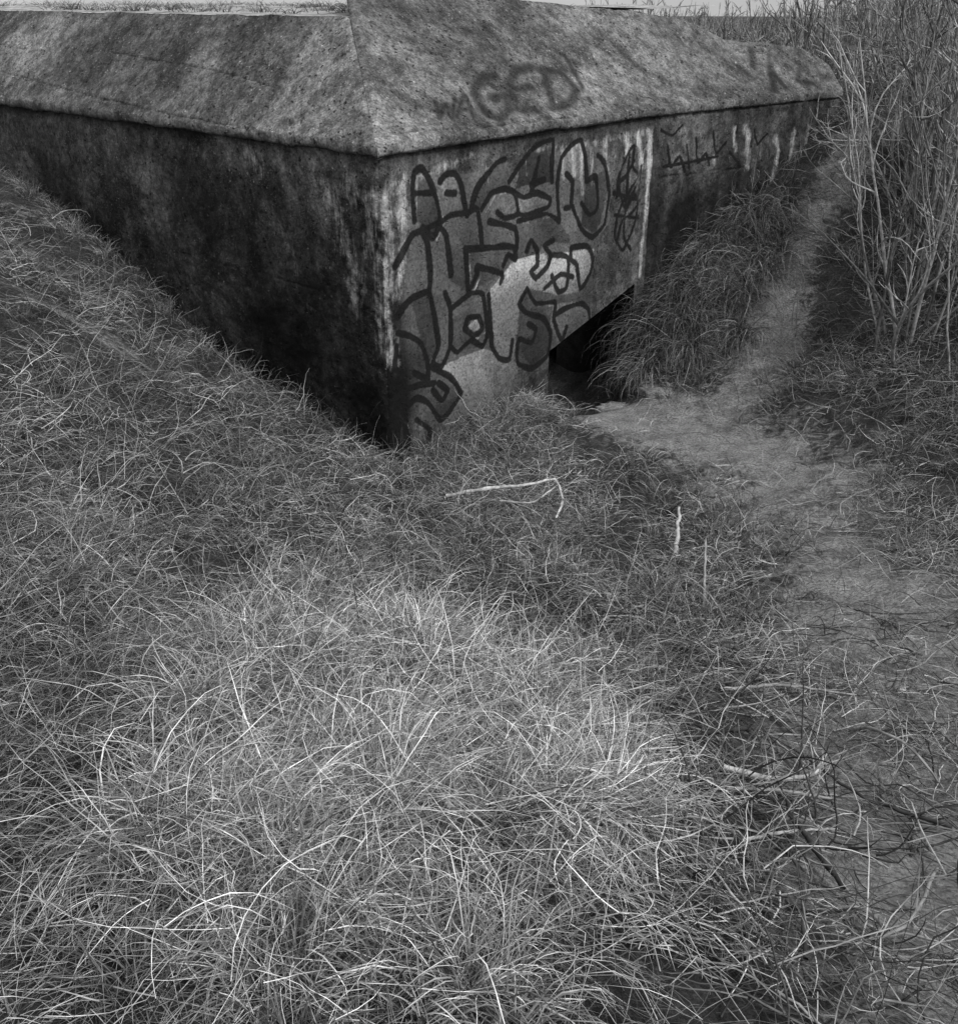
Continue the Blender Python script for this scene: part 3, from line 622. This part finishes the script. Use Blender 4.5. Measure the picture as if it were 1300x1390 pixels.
stick('fallen_branch', [g(.62,2.55,.07),g(.78,2.68,.10),g(.98,2.82,.13)], .015, .035, 3)
stick('fallen_branch', [g(.78,2.5,.05),g(.95,2.5,.06),g(1.12,2.62,.09),g(1.24,2.82,.1)], .009, .34, 3)
stick('fallen_branch', [g(.75,2.35,.04),g(.95,2.42,.06),g(1.15,2.5,.05)], .007, .26, 3)
stick('fallen_branch', [g(1.45,3.1,.05),g(1.42,2.9,.18),g(1.5,2.75,.2),g(1.62,2.7,.05)], .007, .24, 2)
stick('fallen_branch', [g(.7,2.0,.04),g(.85,2.1,.05),g(1.05,2.22,.04)], .006, .26, 2)
stick('fallen_branch', [g(1.3,2.1,.03),g(1.05,1.75,.05),g(.85,1.6,.04)], .006, .2, 3)
stick('fallen_branch', [g(.7,1.5,.05),g(.8,1.85,.08),g(.78,2.1,.05)], .006, .06, 3)
stick('fallen_branch', [g(1.0,3.4,.05),g(1.3,3.5,.08),g(1.6,3.45,.05)], .008, .24, 2)
stick('fallen_branch', [g(.95,1.9,.04),g(.9,2.2,.06),g(1.0,2.5,.04)], .009, .05, 3)
stick('fallen_branch', [g(1.5,2.4,.03),g(1.3,2.6,.04),g(1.15,2.95,.03)], .007, .06, 3)
M_stone = plain('stone_slab', .2, 9, .4)
for (sx, sy, a, bb, h, rot) in [(1.25,8.40,.2,.12,.012,.2),(1.6,8.46,.17,.12,.015,-.3)]:
    m = 22; th = np.linspace(0, 2 * math.pi, m, endpoint=False); V = []; Q = []
    rad = 1 + rng.uniform(-.22, .22, m)
    zc = g(sx, sy, 0)[2]
    for lv, (k, z) in enumerate([(1.0, -.08), (1.02, h * .5), (.96, h), (.5, h + .004), (.02, h + .005)]):
        for i in range(m):
            xx = a * rad[i] * k * math.cos(th[i]); yy = bb * rad[i] * k * math.sin(th[i])
            V.append((sx + xx * math.cos(rot) - yy * math.sin(rot), sy + xx * math.sin(rot) + yy * math.cos(rot), zc + z + rng.uniform(-.004, .004)))
    for lv in range(4):
        for i in range(m): j = (i + 1) % m; Q.append((lv * m + i, lv * m + j, (lv + 1) * m + j, (lv + 1) * m + i))
    make_mesh('stone_slab', V, Q, None, M_stone)

# ------------------------------------------------------------------ light, sky, camera
sc = bpy.context.scene
wd = bpy.data.worlds.new('World'); sc.world = wd; wd.use_nodes = True; nt = wd.node_tree
sky = nt.nodes.new('ShaderNodeTexSky'); sky.sky_type = 'NISHITA'; sky.sun_disc = False
sky.dust_density = 4.0
EL, AZ = math.radians(50), math.radians(130)   # azimuth clockwise from +Y
sky.sun_elevation = EL; sky.sun_rotation = AZ
bw = nt.nodes.new('ShaderNodeRGBToBW'); nt.links.new(sky.outputs[0], bw.inputs[0])
# closed cloud layer over the clear sky
wc = nt.nodes.new('ShaderNodeTexCoord'); cn = nt.nodes.new('ShaderNodeTexNoise'); cn.inputs['Scale'].default_value = 2.5; cn.inputs['Detail'].default_value = 5
nt.links.new(wc.outputs['Generated'], cn.inputs['Vector'])
mr = nt.nodes.new('ShaderNodeMapRange'); nt.links.new(cn.outputs[0], mr.inputs['Value'])
mr.inputs['From Min'].default_value = .3; mr.inputs['From Max'].default_value = .7; mr.inputs['To Min'].default_value = 3.2; mr.inputs['To Max'].default_value = 5.2
ad = nt.nodes.new('ShaderNodeMath'); ad.operation = 'ADD'; nt.links.new(bw.outputs[0], ad.inputs[0]); nt.links.new(mr.outputs[0], ad.inputs[1])
nt.links.new(ad.outputs[0], nt.nodes['Background'].inputs[0])
nt.nodes['Background'].inputs[1].default_value = .12
sun = bpy.data.lights.new('sun', 'SUN'); sun.energy = 2.3; sun.angle = math.radians(10); so = bpy.data.objects.new('sun', sun); bpy.context.collection.objects.link(so)
from mathutils import Vector
sd = Vector((math.sin(AZ) * math.cos(EL), math.cos(AZ) * math.cos(EL), math.sin(EL)))
so.rotation_euler = (-sd).to_track_quat('-Z', 'Y').to_euler(); so.location = sd * 30
cam = bpy.data.cameras.new('camera'); co = bpy.data.objects.new('camera', cam); bpy.context.collection.objects.link(co)
co.location = EYE; co.rotation_euler = (math.radians(90) - PITCH, 0, 0)
cam.sensor_fit = 'HORIZONTAL'; cam.sensor_width = 36; cam.lens = F / 1300 * 36; cam.shift_y = -45 / 1300; cam.clip_end = 5000; cam.clip_start = .05
sc.camera = co
sc.view_settings.view_transform = 'Standard'; sc.view_settings.look = 'None'; sc.view_settings.exposure = 0
print('STATS', gr.n, br.n)
